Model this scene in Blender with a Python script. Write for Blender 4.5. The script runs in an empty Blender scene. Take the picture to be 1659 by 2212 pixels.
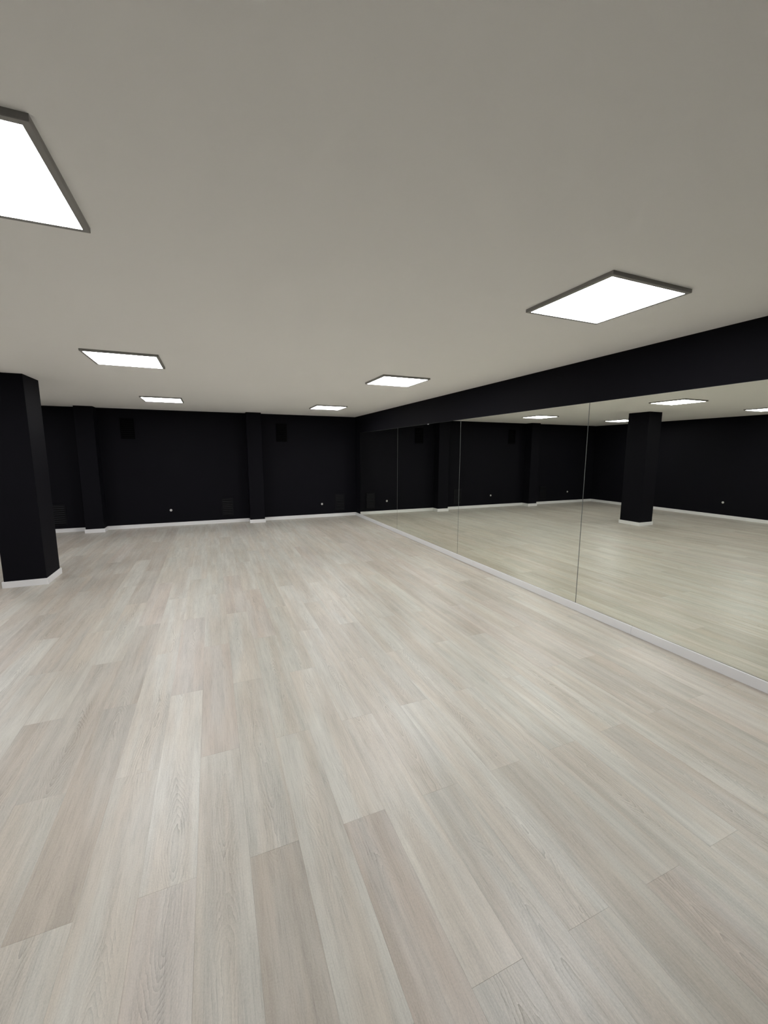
import bpy, bmesh, math, random
from mathutils import Matrix, Vector

scene = bpy.context.scene
COL = scene.collection

# ---------------------------------------------------------------- camera
CAM_Z = 1.6275
RIGHT = Vector((0.922238240, -0.386617650, 0.001849650))
UP = Vector((0.053742402, 0.132931944, 0.989667041))
FWD = Vector((0.382868623, 0.912609386, -0.143372683))
F_PX = 881.84
cam_data = bpy.data.cameras.new('camera')
cam = bpy.data.objects.new('camera', cam_data)
COL.objects.link(cam)
rot = Matrix((RIGHT, UP, -FWD)).transposed().to_4x4()
cam.matrix_world = Matrix.Translation((0, 0, CAM_Z)) @ rot
cam_data.sensor_fit = 'HORIZONTAL'
cam_data.sensor_width = 36.0
cam_data.lens = 36.0 * F_PX / 1659.0
cam_data.clip_start = 0.02
scene.camera = cam

# ---------------------------------------------------------------- world, exposure
world = bpy.data.worlds.new('world')
scene.world = world
world.use_nodes = True
world.node_tree.nodes['Background'].inputs['Color'].default_value = (0, 0, 0, 1)
world.node_tree.nodes['Background'].inputs['Strength'].default_value = 0.0

vs = scene.view_settings
scene.display_settings.display_device = 'sRGB'
vs.view_transform = 'Standard'
vs.look = 'None'
vs.exposure = 0.0
vs.gamma = 1.0
vs.use_curve_mapping = False
PANEL_POWER = 27.5            # radiance of the ceiling panels, the only light the room has
PANEL_TINT = (1.0, 0.997, 1.035)

cy = scene.cycles
cy.max_bounces = 9
cy.diffuse_bounces = 5
cy.glossy_bounces = 5
cy.caustics_reflective = True
cy.blur_glossy = 0.0
cy.sample_clamp_indirect = 60.0
cy.use_adaptive_sampling = True
cy.adaptive_threshold = 0.04
cy.use_denoising = True

# ---------------------------------------------------------------- room dimensions (metres)
H = 2.528           # ceiling
XR = 3.438          # right wall (mirror wall)
XL = -5.086         # left wall
YB = 10.123         # back wall
YF = -0.90          # wall behind the camera
BB_H = 0.079        # skirting height
BB_T = 0.016        # skirting thickness

# ---------------------------------------------------------------- materials
def new_mat(name):
    m = bpy.data.materials.new(name)
    m.use_nodes = True
    nt = m.node_tree
    return m, nt, nt.nodes['Principled BSDF']

def N(nt, kind, **kw):
    n = nt.nodes.new(kind)
    for k, v in kw.items():
        setattr(n, k, v)
    return n

def math_node(nt, op, a, b=None, clamp=False):
    n = nt.nodes.new('ShaderNodeMath')
    n.operation = op
    n.use_clamp = clamp
    for i, v in enumerate((a, b)):
        if v is None:
            continue
        if isinstance(v, (int, float)):
            n.inputs[i].default_value = v
        else:
            nt.links.new(v, n.inputs[i])
    return n.outputs[0]

def plain(name, color, rough=0.5, metal=0.0, spec=0.5, bump=0.0, bump_scale=60.0, mottling=0.0):
    m, nt, b = new_mat(name)
    b.inputs['Base Color'].default_value = (*color, 1)
    b.inputs['Roughness'].default_value = rough
    b.inputs['Metallic'].default_value = metal
    b.inputs['Specular IOR Level'].default_value = spec
    if bump or mottling:
        tc = N(nt, 'ShaderNodeTexCoord')
        no = N(nt, 'ShaderNodeTexNoise')
        no.inputs['Scale'].default_value = bump_scale
        no.inputs['Detail'].default_value = 4
        nt.links.new(tc.outputs['Object'], no.inputs['Vector'])
        if bump:
            bp = N(nt, 'ShaderNodeBump')
            bp.inputs['Strength'].default_value = bump
            bp.inputs['Distance'].default_value = 0.002
            nt.links.new(no.outputs['Fac'], bp.inputs['Height'])
            nt.links.new(bp.outputs['Normal'], b.inputs['Normal'])
        if mottling:
            n2 = N(nt, 'ShaderNodeTexNoise')
            n2.inputs['Scale'].default_value = 1.3
            n2.inputs['Detail'].default_value = 5
            nt.links.new(tc.outputs['Object'], n2.inputs['Vector'])
            mr = N(nt, 'ShaderNodeMapRange')
            mr.inputs['To Min'].default_value = 1 - mottling
            mr.inputs['To Max'].default_value = 1 + mottling
            nt.links.new(n2.outputs['Fac'], mr.inputs['Value'])
            mx = N(nt, 'ShaderNodeMix', data_type='RGBA', blend_type='MULTIPLY')
            mx.inputs['Factor'].default_value = 1.0
            mx.inputs['A'].default_value = (*color, 1)
            nt.links.new(mr.outputs['Result'], mx.inputs['B'])
            nt.links.new(mx.outputs['Result'], b.inputs['Base Color'])
    return m

M_BLACK = plain('black_wall_paint', (0.0062, 0.0060, 0.0082), 0.62, spec=0.06, bump=0.12, bump_scale=140, mottling=0.08)
M_CEIL = plain('white_ceiling_paint', (0.92, 0.918, 0.905), 0.9, spec=0.2, bump=0.05, bump_scale=220, mottling=0.012)
M_SKIRT = plain('white_skirting', (0.77, 0.77, 0.765), 0.42, spec=0.5)
M_SUB = plain('floor_underlay', (0.09, 0.08, 0.07), 0.9)
M_FRAME = plain('grey_metal_frame', (0.28, 0.275, 0.265), 0.45, metal=0.0, spec=0.5)
M_VENT = plain('black_vent_metal', (0.0072, 0.0072, 0.0088), 0.5, spec=0.10)
M_VENTDARK = plain('dark_vent_metal', (0.0018, 0.0018, 0.0022), 0.6, spec=0.03)
M_VENTIN = plain('vent_shaft_dark', (0.004, 0.004, 0.004), 0.9, spec=0.1)
M_SOCK = plain('pale_plastic', (0.55, 0.55, 0.52), 0.4)
M_HOLE = plain('dark_hole', (0.01, 0.01, 0.01), 0.8)
M_GLASS_EDGE = plain('polished_glass_edge', (0.20, 0.215, 0.20), 0.18, spec=0.7)
M_CHROME = plain('chrome', (0.75, 0.75, 0.75), 0.2, metal=1.0)
M_MIRROR = plain('silvered_mirror', (0.86, 0.88, 0.805), 0.0, metal=1.0)

def emitter():
    m, nt, b = new_mat('lit_diffuser')
    b.inputs['Base Color'].default_value = (0.8, 0.8, 0.8, 1)
    b.inputs['Emission Color'].default_value = (*PANEL_TINT, 1)
    b.inputs['Emission Strength'].default_value = PANEL_POWER
    return m
M_LIT = emitter()

TONES = {                       # limed oak: pale grey-beige to browner boards
    'pale': (0.500, 0.490, 0.436),
    'light': (0.480, 0.469, 0.415),
    'green': (0.460, 0.451, 0.396),
    'mid': (0.455, 0.440, 0.386),
    'pink': (0.450, 0.423, 0.374),
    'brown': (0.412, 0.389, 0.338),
}

def wood(name, joined):
    m, nt, b = new_mat(name)
    L = nt.links
    tc = N(nt, 'ShaderNodeTexCoord')
    oi = N(nt, 'ShaderNodeObjectInfo')
    ge = N(nt, 'ShaderNodeNewGeometry')
    rnd = math_node(nt, 'FRACT', math_node(nt, 'ADD', oi.outputs['Random'], ge.outputs['Random Per Island']))
    off = N(nt, 'ShaderNodeCombineXYZ')
    L.new(math_node(nt, 'MULTIPLY', rnd, 17.3), off.inputs[0])
    L.new(math_node(nt, 'MULTIPLY', rnd, 61.7), off.inputs[1])
    L.new(math_node(nt, 'MULTIPLY', rnd, 29.1), off.inputs[2])
    pos = N(nt, 'ShaderNodeVectorMath', operation='ADD')
    L.new(tc.outputs['Object'], pos.inputs[0])
    L.new(off.outputs[0], pos.inputs[1])

    def noise(scale_xyz, scale, detail, rough=0.5, dist=0.0):
        mp = N(nt, 'ShaderNodeMapping')
        mp.inputs['Scale'].default_value = scale_xyz
        L.new(pos.outputs[0], mp.inputs['Vector'])
        n = N(nt, 'ShaderNodeTexNoise')
        n.inputs['Scale'].default_value = scale
        n.inputs['Detail'].default_value = detail
        n.inputs['Roughness'].default_value = rough
        n.inputs['Distortion'].default_value = dist
        L.new(mp.outputs[0], n.inputs['Vector'])
        return n.outputs['Fac']

    sep = N(nt, 'ShaderNodeSeparateXYZ')
    L.new(tc.outputs['Object'], sep.inputs[0])
    # the board's own grain axis wanders a little to either side
    wander = noise((0.001, 1, 1), 1.1, 1.0)
    if joined:
        dx = math_node(nt, 'MULTIPLY', math_node(nt, 'SUBTRACT', noise((1, 0.05, 1), 6.0, 0.0), 0.5), 0.4)
    else:
        dx = math_node(nt, 'SUBTRACT', sep.outputs[0], math_node(nt, 'MULTIPLY', math_node(nt, 'SUBTRACT', wander, 0.5), 0.17))
    ax = math_node(nt, 'SQRT', math_node(nt, 'ADD', math_node(nt, 'MULTIPLY', dx, dx), 0.00006))
    # cathedral figure: V-shaped arcs nested along the board, ragged by finer noise
    slow = noise((0.6, 1, 1), 1.25, 1.0, 0.4)
    jag = noise((1, 0.30, 1), 60, 2, 0.6)
    wob = noise((1, 0.25, 1), 14, 1, 0.5)
    f = math_node(nt, 'ADD',
                  math_node(nt, 'ADD', math_node(nt, 'MULTIPLY', slow, 36.0), math_node(nt, 'MULTIPLY', ax, 88.0)),
                  math_node(nt, 'ADD', math_node(nt, 'MULTIPLY', jag, 1.1), math_node(nt, 'MULTIPLY', wob, 2.4)))
    tri = math_node(nt, 'FRACT', f)
    ring = math_node(nt, 'POWER', tri, 3.5)                      # soft rise, sharp fall: dark late wood
    lite = math_node(nt, 'POWER', math_node(nt, 'SUBTRACT', 1.0, tri), 6.0)   # lime caught in the open grain
    zone = N(nt, 'ShaderNodeMapRange')
    zone.interpolation_type = 'SMOOTHSTEP'
    zone.inputs['From Min'].default_value = 0.40
    zone.inputs['From Max'].default_value = 0.62
    L.new(noise((0.5, 0.5, 1), 2.2, 1.0), zone.inputs['Value'])
    side = N(nt, 'ShaderNodeMapRange')
    side.interpolation_type = 'SMOOTHSTEP'
    side.inputs['From Min'].default_value = 0.020
    side.inputs['From Max'].default_value = 0.065
    side.inputs['To Min'].default_value = 1.0
    side.inputs['To Max'].default_value = 0.22
    L.new(ax, side.inputs['Value'])
    broken = N(nt, 'ShaderNodeMapRange')
    broken.inputs['From Min'].default_value = 0.35
    broken.inputs['From Max'].default_value = 0.60
    L.new(noise((1, 0.12, 1), 45, 1, 0.6), broken.inputs['Value'])
    zone_f = math_node(nt, 'ADD', math_node(nt, 'MULTIPLY', zone.outputs['Result'], 0.9), 0.10)
    amp = math_node(nt, 'MULTIPLY', math_node(nt, 'MULTIPLY', zone_f, side.outputs['Result']),
                    math_node(nt, 'ADD', math_node(nt, 'MULTIPLY', broken.outputs['Result'], 0.7), 0.3))
    ring_m = math_node(nt, 'MULTIPLY', ring, amp)
    lite_m = math_node(nt, 'MULTIPLY', lite, amp)
    # pores broken along the grain
    pores = noise((1, 0.045, 1), 210, 2, 0.65)
    pore_m = N(nt, 'ShaderNodeMapRange')
    pore_m.inputs['From Min'].default_value = 0.48
    pore_m.inputs['From Max'].default_value = 0.72
    L.new(pores, pore_m.inputs['Value'])
    streak = noise((1, 0.055, 1), 26, 3, 0.6)
    cloud = noise((1, 0.3, 1), 5.0, 2, 0.55)
    fleck = noise((1, 0.5, 1), 330, 1, 0.6)

    dark = math_node(nt, 'ADD',
                     math_node(nt, 'MULTIPLY', ring_m, 0.30),
                     math_node(nt, 'MULTIPLY', pore_m.outputs['Result'], 0.15))
    tone = math_node(nt, 'ADD',
                     math_node(nt, 'ADD',
                               math_node(nt, 'MULTIPLY', math_node(nt, 'SUBTRACT', streak, 0.5), 0.56),
                               math_node(nt, 'MULTIPLY', math_node(nt, 'SUBTRACT', fleck, 0.5), 0.30)),
                     math_node(nt, 'ADD',
                               math_node(nt, 'MULTIPLY', math_node(nt, 'SUBTRACT', cloud, 0.5), 0.30),
                               math_node(nt, 'MULTIPLY', lite_m, 0.15)))
    val = math_node(nt, 'SUBTRACT', math_node(nt, 'ADD', 1.04, tone), dark)

    if joined:
        ramp = N(nt, 'ShaderNodeValToRGB')
        cr = ramp.color_ramp
        cr.interpolation = 'CONSTANT'
        cols = [TONES[k] for k in ('light', 'mid', 'green', 'pink', 'pale', 'brown')]
        cr.elements[0].color = (*cols[0], 1)
        cr.elements[1].position = 0.85
        cr.elements[1].color = (*cols[5], 1)
        for i in range(1, 5):
            e = cr.elements.new(i * 0.17)
            e.color = (*cols[i], 1)
        L.new(ge.outputs['Random Per Island'], ramp.inputs[0])
        base = ramp.outputs[0]
    else:
        base = oi.outputs['Color']
    # browner where the cloud is low
    warm = N(nt, 'ShaderNodeMix', data_type='RGBA', blend_type='MULTIPLY')
    wf = N(nt, 'ShaderNodeMapRange')
    wf.inputs['From Min'].default_value = 0.60
    wf.inputs['From Max'].default_value = 0.40
    wf.inputs['To Max'].default_value = 1.0
    L.new(noise((1, 0.10, 1), 9.0, 2, 0.5), wf.inputs['Value'])
    L.new(wf.outputs['Result'], warm.inputs['Factor'])
    L.new(base, warm.inputs['A'])
    warm.inputs['B'].default_value = (0.955, 0.905, 0.868, 1)
    mx = N(nt, 'ShaderNodeMix', data_type='RGBA', blend_type='MULTIPLY')
    mx.inputs['Factor'].default_value = 1.0
    L.new(warm.outputs['Result'], mx.inputs['A'])
    L.new(val, mx.inputs['B'])
    L.new(mx.outputs['Result'], b.inputs['Base Color'])
    rg = math_node(nt, 'ADD', 0.365, math_node(nt, 'MULTIPLY', dark, 0.6))
    L.new(rg, b.inputs['Roughness'])
    b.inputs['Specular IOR Level'].default_value = 0.5
    bp = N(nt, 'ShaderNodeBump')
    bp.inputs['Strength'].default_value = 0.25
    bp.inputs['Distance'].default_value = 0.0006
    bp.invert = True
    L.new(dark, bp.inputs['Height'])
    L.new(bp.outputs['Normal'], b.inputs['Normal'])
    return m
M_WOOD = wood('limed_oak_board', False)
M_WOOD_JOINED = wood('limed_oak_board_joined', True)

# ---------------------------------------------------------------- mesh helpers
def add_box(bm, x0, x1, y0, y1, z0, z1, bevel=0.0, seg=1):
    vs_ = [bm.verts.new((x, y, z)) for z in (z0, z1) for y in (y0, y1) for x in (x0, x1)]
    fs = [bm.faces.new([vs_[i] for i in q]) for q in
          ((0, 2, 3, 1), (4, 5, 7, 6), (0, 1, 5, 4), (2, 6, 7, 3), (0, 4, 6, 2), (1, 3, 7, 5))]
    if bevel:
        es = list({e for f in fs for e in f.edges})
        bmesh.ops.bevel(bm, geom=es, offset=bevel, segments=seg, profile=0.5, affect='EDGES')

def mesh_from(bm, name, mat):
    me = bpy.data.meshes.new(name)
    bmesh.ops.recalc_face_normals(bm, faces=bm.faces)
    bm.to_mesh(me)
    bm.free()
    me.materials.append(mat)
    return me

def link(name, me, parent=None, loc=None):
    o = bpy.data.objects.new(name, me)
    COL.objects.link(o)
    if parent is not None:
        o.parent = parent
    if loc is not None:
        o.location = loc
    return o

def obj(name, bm, mat, parent=None, loc=None):
    return link(name, mesh_from(bm, name, mat), parent, loc)

def box_obj(name, mat, ext, parent=None, bevel=0.0, loc=None, seg=1):
    bm = bmesh.new()
    add_box(bm, *ext, bevel=bevel, seg=seg)
    return obj(name, bm, mat, parent, loc)

def structure(o):
    o['kind'] = 'structure'
    return o

def thing(name, label, cat, loc, group=None, rotz=0.0):
    o = bpy.data.objects.new(name, None)
    o.empty_display_size = 0.1
    COL.objects.link(o)
    o.location = loc
    o.rotation_euler = (0, 0, rotz)
    o['label'] = label
    o['category'] = cat
    if group:
        o['group'] = group
    return o

def copy_thing(src, loc, label, rotz=None, group=None):
    r = src.copy()
    COL.objects.link(r)
    r.location = loc
    if rotz is not None:
        r.rotation_euler = (0, 0, rotz)
    r['label'] = label
    if group:
        r['group'] = group
    for ch in list(src.children):
        c = ch.copy()
        COL.objects.link(c)
        c.parent = r
        for g in list(ch.children):
            d = g.copy()
            COL.objects.link(d)
            d.parent = c
    return r

# ---------------------------------------------------------------- room shell
T = 0.12
PLANK_T = 0.008
floor = structure(box_obj('floor', M_SUB, (XL - T, XR + T, YF - T, YB + T, -0.12, -PLANK_T)))
structure(box_obj('ceiling', M_CEIL, (XL - T, XR + T, YF - T, YB + T, H, H + 0.12)))
structure(box_obj('wall_back', M_BLACK, (XL, XR, YB, YB + T, -PLANK_T, H)))
structure(box_obj('wall_right', M_BLACK, (XR, XR + T, YF - T, YB + T, -PLANK_T, H)))
structure(box_obj('wall_left', M_BLACK, (XL - T, XL, YF - T, YB + T, -PLANK_T, H)))
structure(box_obj('wall_front', M_BLACK, (XL, XR, YF - T, YF, -PLANK_T, H)))

# ---------------------------------------------------------------- floor boards
PW, PL = 0.1975, 1.370           # board width and length, half-bond
X_ORG = -0.140
GAP = 0.00012
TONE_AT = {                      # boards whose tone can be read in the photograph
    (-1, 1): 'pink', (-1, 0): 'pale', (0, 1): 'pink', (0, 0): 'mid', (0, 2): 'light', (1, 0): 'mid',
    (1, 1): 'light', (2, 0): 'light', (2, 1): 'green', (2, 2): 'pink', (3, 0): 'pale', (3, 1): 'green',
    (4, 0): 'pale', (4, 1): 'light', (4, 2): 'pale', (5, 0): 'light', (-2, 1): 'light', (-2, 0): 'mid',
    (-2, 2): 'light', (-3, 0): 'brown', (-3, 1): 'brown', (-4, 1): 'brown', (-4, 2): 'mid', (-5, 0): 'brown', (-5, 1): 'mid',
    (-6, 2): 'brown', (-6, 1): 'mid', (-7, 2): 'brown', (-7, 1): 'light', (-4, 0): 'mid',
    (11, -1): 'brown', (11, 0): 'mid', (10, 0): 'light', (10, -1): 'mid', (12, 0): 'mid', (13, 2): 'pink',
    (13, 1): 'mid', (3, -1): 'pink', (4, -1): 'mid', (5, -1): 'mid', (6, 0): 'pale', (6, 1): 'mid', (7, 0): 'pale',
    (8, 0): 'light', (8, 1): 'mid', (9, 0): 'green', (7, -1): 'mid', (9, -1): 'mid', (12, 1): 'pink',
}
rng = random.Random(7)
def project(x, y, z=0.0):
    v = Vector((x, y, z - CAM_Z))
    d = v.dot(FWD)
    if d < 0.05:
        return None
    return (829.5 + F_PX * v.dot(RIGHT) / d, 1106 - F_PX * v.dot(UP) / d)

def in_view(x0, x1, y0, y1, mirrored=False):
    for fx in (0.0, 0.5, 1.0):
        for fy in (0.0, 0.25, 0.5, 0.75, 1.0):
            x = x0 + (x1 - x0) * fx
            if mirrored:
                x = 2 * XR - x
            p = project(x, y0 + (y1 - y0) * fy)
            if p and 0 <= p[0] <= 1659 and 0 <= p[1] <= 2212:
                return True
    return False

boards = []
k0 = math.floor((XL - X_ORG) / PW)
k1 = math.ceil((XR - X_ORG) / PW)
for k in range(k0, k1):
    start = 0.845 if k % 2 == 0 else 1.535
    xa, xb = max(XL, X_ORG + k * PW), min(XR, X_ORG + (k + 1) * PW)
    if xb - xa < 0.01:
        continue
    for n in range(-4, 9):
        ya, yb = max(YF, start + n * PL), min(YB, start + (n + 1) * PL)
        if yb - ya < 0.01:
            continue
        tone = TONE_AT.get((k, n)) or rng.choice(['mid', 'brown', 'brown', 'pink'] if n < 0 or k >= 11 or k <= -4 else ['light', 'light', 'light', 'green', 'green', 'mid', 'mid', 'pale', 'pink'])  # nearest boards browner: their own tone plus lens darkening put into the colour
        j = rng.uniform(0.975, 1.025)
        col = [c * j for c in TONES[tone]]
        dist = math.hypot((xa + xb) / 2, (ya + yb) / 2)
        vis = 0 if in_view(xa, xb, ya, yb) else (1 if in_view(xa, xb, ya, yb, True) else 2)
        boards.append((vis, dist, xa, xb, ya, yb, col))
boards.sort(key=lambda b: (b[0], b[1]))
shared = {}
def board_mesh(w, l):
    key = (round(w, 3), round(l, 3))
    if key not in shared:
        bm = bmesh.new()
        add_board(bm, -w / 2 + GAP, w / 2 - GAP, -l / 2 + GAP, l / 2 - GAP)
        shared[key] = mesh_from(bm, 'floor_board', M_WOOD)
    return shared[key]
def add_board(bm, x0, x1, y0, y1, c=0.00045):
    # body with a chamfered top edge
    lo = [bm.verts.new((x, y, -PLANK_T)) for x, y in ((x0, y0), (x1, y0), (x1, y1), (x0, y1))]
    mi = [bm.verts.new((x, y, -c * 0.7)) for x, y in ((x0, y0), (x1, y0), (x1, y1), (x0, y1))]
    hi = [bm.verts.new((x, y, 0)) for x, y in ((x0 + c, y0 + c), (x1 - c, y0 + c), (x1 - c, y1 - c), (x0 + c, y1 - c))]
    bm.faces.new(hi)
    for a, b_ in ((lo, mi), (mi, hi)):
        for i in range(4):
            bm.faces.new((a[i], a[(i + 1) % 4], b_[(i + 1) % 4], b_[i]))
    bm.faces.new(lo[::-1])
rest = bmesh.new()
for i, (vis, dist, xa, xb, ya, yb, col) in enumerate(boards):
    if i < 300 and vis < 2:
        o = link('floor_board', board_mesh(xb - xa, yb - ya), floor, ((xa + xb) / 2, (ya + yb) / 2, 0))
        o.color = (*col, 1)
    else:
        add_board(rest, xa + GAP, xb - GAP, ya + GAP, yb - GAP)
ro = obj('floor_boards', rest, M_WOOD_JOINED, floor)
ro['kind'] = 'stuff'

# ---------------------------------------------------------------- skirting boards along the walls
P1 = (-2.428, -2.110, 0.283)      # pilasters on the back wall: x from, x to, depth
P2 = (0.767, 1.092, 0.260)
G = 0.0012
def skirting(name, pieces):
    root = bpy.data.objects.new(name, None)
    COL.objects.link(root)
    root['kind'] = 'structure'
    for e in pieces:
        box_obj('skirting_board', M_SKIRT, e, root, bevel=0.002)
yb0 = YB - BB_T
skirting('baseboard_back', [
    (XL + 0.001, P1[0] - BB_T - G, yb0, YB, 0, BB_H),
    (P1[1] + BB_T + G, -1.484 - G / 2, yb0, YB, 0, BB_H),
    (-1.484 + G / 2, P2[0] - BB_T - G, yb0, YB, 0, BB_H),
    (P2[1] + BB_T + G, XR - BB_T - G, yb0, YB, 0, BB_H)])
skirting('baseboard_right', [
    (XR - BB_T, XR, 4.82, YB - 0.001, 0, BB_H),
    (XR - BB_T, XR, 2.368 + G / 2, 4.82 - G / 3, 0, BB_H),
    (XR - BB_T, XR, YF + 0.001, 2.368 - G / 2, 0, BB_H)])
skirting('baseboard_left', [
    (XL, XL + BB_T, 4.2, YB - BB_T - G, 0, BB_H),
    (XL, XL + BB_T, YF + 0.001, 4.2 - G, 0, BB_H)])

# ---------------------------------------------------------------- pilasters and the free-standing column
def post(name, label, cat, x0, x1, y0, y1, back_free):
    t = thing(name, label, cat, ((x0 + x1) / 2, (y0 + y1) / 2, 0))
    w, d = (x1 - x0) / 2, (y1 - y0) / 2
    box_obj('shaft', M_BLACK, (-w, w, -d, d, 0, H), t, bevel=0.003)
    e = 0.0006
    s = BB_T
    box_obj('skirting_board', M_SKIRT, (-w - s, w + s, -d - s, -d - e, 0, BB_H), t, bevel=0.002)
    if back_free:
        box_obj('skirting_board', M_SKIRT, (-w - s, w + s, d + e, d + s, 0, BB_H), t, bevel=0.002)
        ymax = d
    else:
        ymax = d - 0.001
    box_obj('skirting_board', M_SKIRT, (-w - s, -w - e, -d + e, ymax, 0, BB_H), t, bevel=0.002)
    box_obj('skirting_board', M_SKIRT, (w + e, w + s, -d + e, ymax, 0, BB_H), t, bevel=0.002)
    return t
post('column', 'square black free-standing column with white skirting, standing out on the floor at left',
     'column', -2.389, -1.970, 6.150, 6.635, True)
post('pilaster', 'black wall pilaster with white foot on the back wall, just right of the free-standing column',
     'pilaster', P1[0], P1[1], YB - P1[2], YB, False)
post('pilaster', 'slim black pilaster with white foot near the middle of the back wall',
     'pilaster', P2[0], P2[1], YB - P2[2], YB, False)

# ---------------------------------------------------------------- mirror panels on the right wall
MB, MT_ = BB_H + 0.0015, 2.116
EDGES = [9.740, 7.486, 5.246, 2.998, 0.755]
def mirror(y_far, y_near, label):
    t = thing('mirror_panel', label, 'mirror', (XR, (y_far + y_near) / 2, MB), 'mirror panels along the right wall')
    l = (y_far - y_near) / 2 - 0.0018
    h = MT_ - MB
    g, bvl = 0.006, 0.0022
    # polished glass body with a bevelled edge
    bm = bmesh.new()
    def ring(x, ins):
        return [bm.verts.new((x, y, z)) for y, z in ((-l + ins, ins), (l - ins, ins), (l - ins, h - ins), (-l + ins, h - ins))]
    a, b_, c = ring(-0.0005, 0), ring(-g + bvl, 0), ring(-g, bvl)
    for p, q in ((a, b_), (b_, c)):
        for i in range(4):
            bm.faces.new((p[i], p[(i + 1) % 4], q[(i + 1) % 4], q[i]))
    bm.faces.new(a)
    obj('bevelled_edge', bm, M_GLASS_EDGE, t)
    bm = bmesh.new()
    c = ring(-g, bvl)
    bm.faces.new(c)
    d = ring(-g + 0.001, bvl + 0.001)
    bm.faces.new(d[::-1])
    for i in range(4):
        bm.faces.new((c[i], c[(i + 1) % 4], d[(i + 1) % 4], d[i]))
    obj('mirror_glass', bm, M_MIRROR, t)
    return t
mirror(EDGES[0], EDGES[1], 'farthest frameless mirror panel on the right wall, ending just before the back corner')
m2 = mirror(EDGES[1], EDGES[2], 'second frameless mirror panel from the back corner, showing a reflected black pilaster')
mirror(EDGES[2], EDGES[3], 'third frameless mirror panel from the back corner, showing one whole reflected ceiling light')
mirror(EDGES[3], EDGES[4], 'nearest frameless mirror panel at the right edge, reflecting the black column')
box_obj('mirror_clip', M_CHROME, (-0.011, -0.0065, -0.02, 0.02, -0.012, 0.003), m2, bevel=0.001,
        loc=(0, 6.244 - (EDGES[1] + EDGES[2]) / 2, MT_ - MB))

# ---------------------------------------------------------------- ceiling lights
LS, LT, LIP = 0.617, 0.020, 0.022
def make_light(loc, label):
    t = thing('ceiling_light', label, 'light', loc, 'square ceiling panel lights')
    a, b_ = LS / 2, LS / 2 - LIP
    # frame: outer sides, bottom lip, inner return
    bm = bmesh.new()
    def sq(r, z):
        return [bm.verts.new((x, y, z)) for x, y in ((-r, -r), (r, -r), (r, r), (-r, r))]
    rings = [sq(a, 0), sq(a, -LT + 0.002), sq(a - 0.002, -LT), sq(b_, -LT), sq(b_, -LT + 0.004)]
    for p, q in zip(rings, rings[1:]):
        for i in range(4):
            bm.faces.new((p[i], p[(i + 1) % 4], q[(i + 1) % 4], q[i]))
    bm.faces.new(rings[0])
    bm.faces.new(rings[-1][::-1])
    obj('frame', bm, M_FRAME, t)
    box_obj('diffuser', M_LIT, (-b_ + 0.0005, b_ - 0.0005, -b_ + 0.0005, b_ - 0.0005, -LT + 0.0005, -LT + 0.0035), t)
    return t
XRr, XLr, XLL = 2.198, -0.712, -3.62
light0 = make_light((XRr, 1.876, H), 'nearest square ceiling light of the right row, largest one above the mirror')
copy_thing(light0, (XRr, 4.836, H), 'middle square ceiling light of the right row, beside the mirror wall')
copy_thing(light0, (XRr, 8.13, H), 'farthest square ceiling light of the right row, closest to the mirror corner')
copy_thing(light0, (XLr, 1.820, H), 'big square ceiling light cut off by the left edge of the photo')
copy_thing(light0, (XLr, 4.784, H), 'middle square ceiling light of the left row, above and right of the column')
copy_thing(light0, (XLr, 8.065, H), 'farthest square ceiling light of the left row, near the back wall')
copy_thing(light0, (XLL, 1.83, H), 'square ceiling light of the outer left row, outside the photo near the camera')
copy_thing(light0, (XLL, 4.79, H), 'square ceiling light seen only in the mirror, at its right edge')
copy_thing(light0, (XLL, 8.065, H), 'square ceiling light seen only in the mirror, half hidden behind the reflected column')

# ---------------------------------------------------------------- louvred vents on the back wall
VW, VH, VT = 0.255, 0.425, 0.012
def make_vent(loc, label, group, mat):
    t = thing('wall_vent', label, 'vent', loc, group)
    w, h = VW / 2, VH / 2
    r = 0.022
    bm = bmesh.new()
    add_box(bm, -w, w, -VT, 0, h - r, h)
    add_box(bm, -w, w, -VT, 0, -h, -h + r)
    add_box(bm, -w, -w + r, -VT, 0, -h + r, h - r)
    add_box(bm, w - r, w, -VT, 0, -h + r, h - r)
    obj('frame', bm, mat, t)
    box_obj('backing', M_VENTIN, (-w + r, w - r, -0.0015, -0.0002, -h + r, h - r), t)
    n = 9
    pitch = (VH - 2 * r) / n
    bm = bmesh.new()
    # sloping blade: top edge at the wall, bottom edge forward
    x = w - r
    pts = [(-0.002, pitch * 0.46), (-0.0105, -pitch * 0.10), (-0.0105, -pitch * 0.18), (-0.002, pitch * 0.36)]
    L_ = [bm.verts.new((-x, y, z)) for y, z in pts]
    R_ = [bm.verts.new((x, y, z)) for y, z in pts]
    for i in range(4):
        bm.faces.new((L_[i], L_[(i + 1) % 4], R_[(i + 1) % 4], R_[i]))
    bm.faces.new(L_[::-1])
    bm.faces.new(R_)
    me = mesh_from(bm, 'slat', mat)
    for i in range(n):
        link('slat', me, t, (0, 0, -h + r + pitch * (i + 0.5)))
    return t
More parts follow.
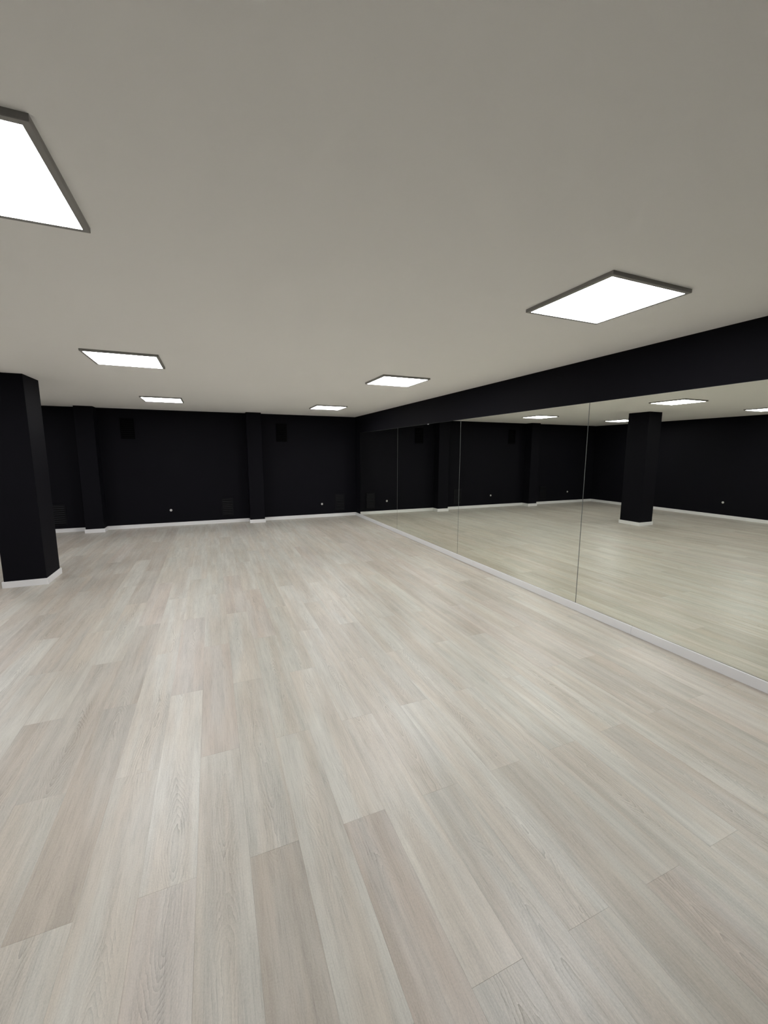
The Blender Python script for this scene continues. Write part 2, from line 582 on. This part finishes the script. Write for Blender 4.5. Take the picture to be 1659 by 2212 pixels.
LOW, HIGH = 'low louvred vents on the back wall', 'high louvred vents on the back wall'
v0 = make_vent((3.005, YB, 0.360), 'low black louvred vent beside the mirror corner, right of the small pale socket', LOW, M_VENT)
copy_thing(v0, (0.290, YB, 0.370), 'low black louvred vent just left of the slim middle pilaster', group=LOW)
copy_thing(v0, (-2.925, YB, 0.360), 'low black louvred vent peeping out right behind the free-standing column', group=LOW)
v1 = make_vent((1.580, YB, 2.098), 'high black louvred vent right of the slim middle pilaster', HIGH, M_VENTDARK)
copy_thing(v1, (-1.590, YB, 2.119), 'high black louvred vent on the wall right of the left pilaster', group=HIGH)

# ---------------------------------------------------------------- small round wall sockets
def make_socket(loc, label, rotz=0.0):
    t = thing('wall_socket', label, 'socket', loc, 'small round wall sockets', rotz)
    def disc(bm, r, y0, y1, seg=24, cx=0.0, cz=0.0):
        A = [bm.verts.new((cx + r * math.cos(2 * math.pi * i / seg), y0, cz + r * math.sin(2 * math.pi * i / seg))) for i in range(seg)]
        B = [bm.verts.new((cx + r * 0.94 * math.cos(2 * math.pi * i / seg), y1, cz + r * 0.94 * math.sin(2 * math.pi * i / seg))) for i in range(seg)]
        for i in range(seg):
            bm.faces.new((A[i], A[(i + 1) % seg], B[(i + 1) % seg], B[i]))
        bm.faces.new(A)
        bm.faces.new(B)
    bm = bmesh.new()
    disc(bm, 0.026, 0, -0.010)
    obj('face', bm, M_SOCK, t)
    for s in (-1, 1):
        bm = bmesh.new()
        disc(bm, 0.0028, -0.0095, -0.0104, 10, s * 0.0095)
        obj('pin_hole', bm, M_HOLE, t)
    return t
s0 = make_socket((2.535, YB, 0.336), 'small round pale socket low on the back wall between middle pilaster and mirror corner')
copy_thing(s0, (-0.890, YB, 0.356), 'small round pale socket low on the back wall between the two pilasters')
copy_thing(s0, (-3.990, YB, 0.363), 'small round pale socket hidden behind the column, seen in the mirror')
copy_thing(s0, (XL, 6.182, 0.394), 'small round pale socket low on the left wall, seen only in the mirror', rotz=math.pi / 2)
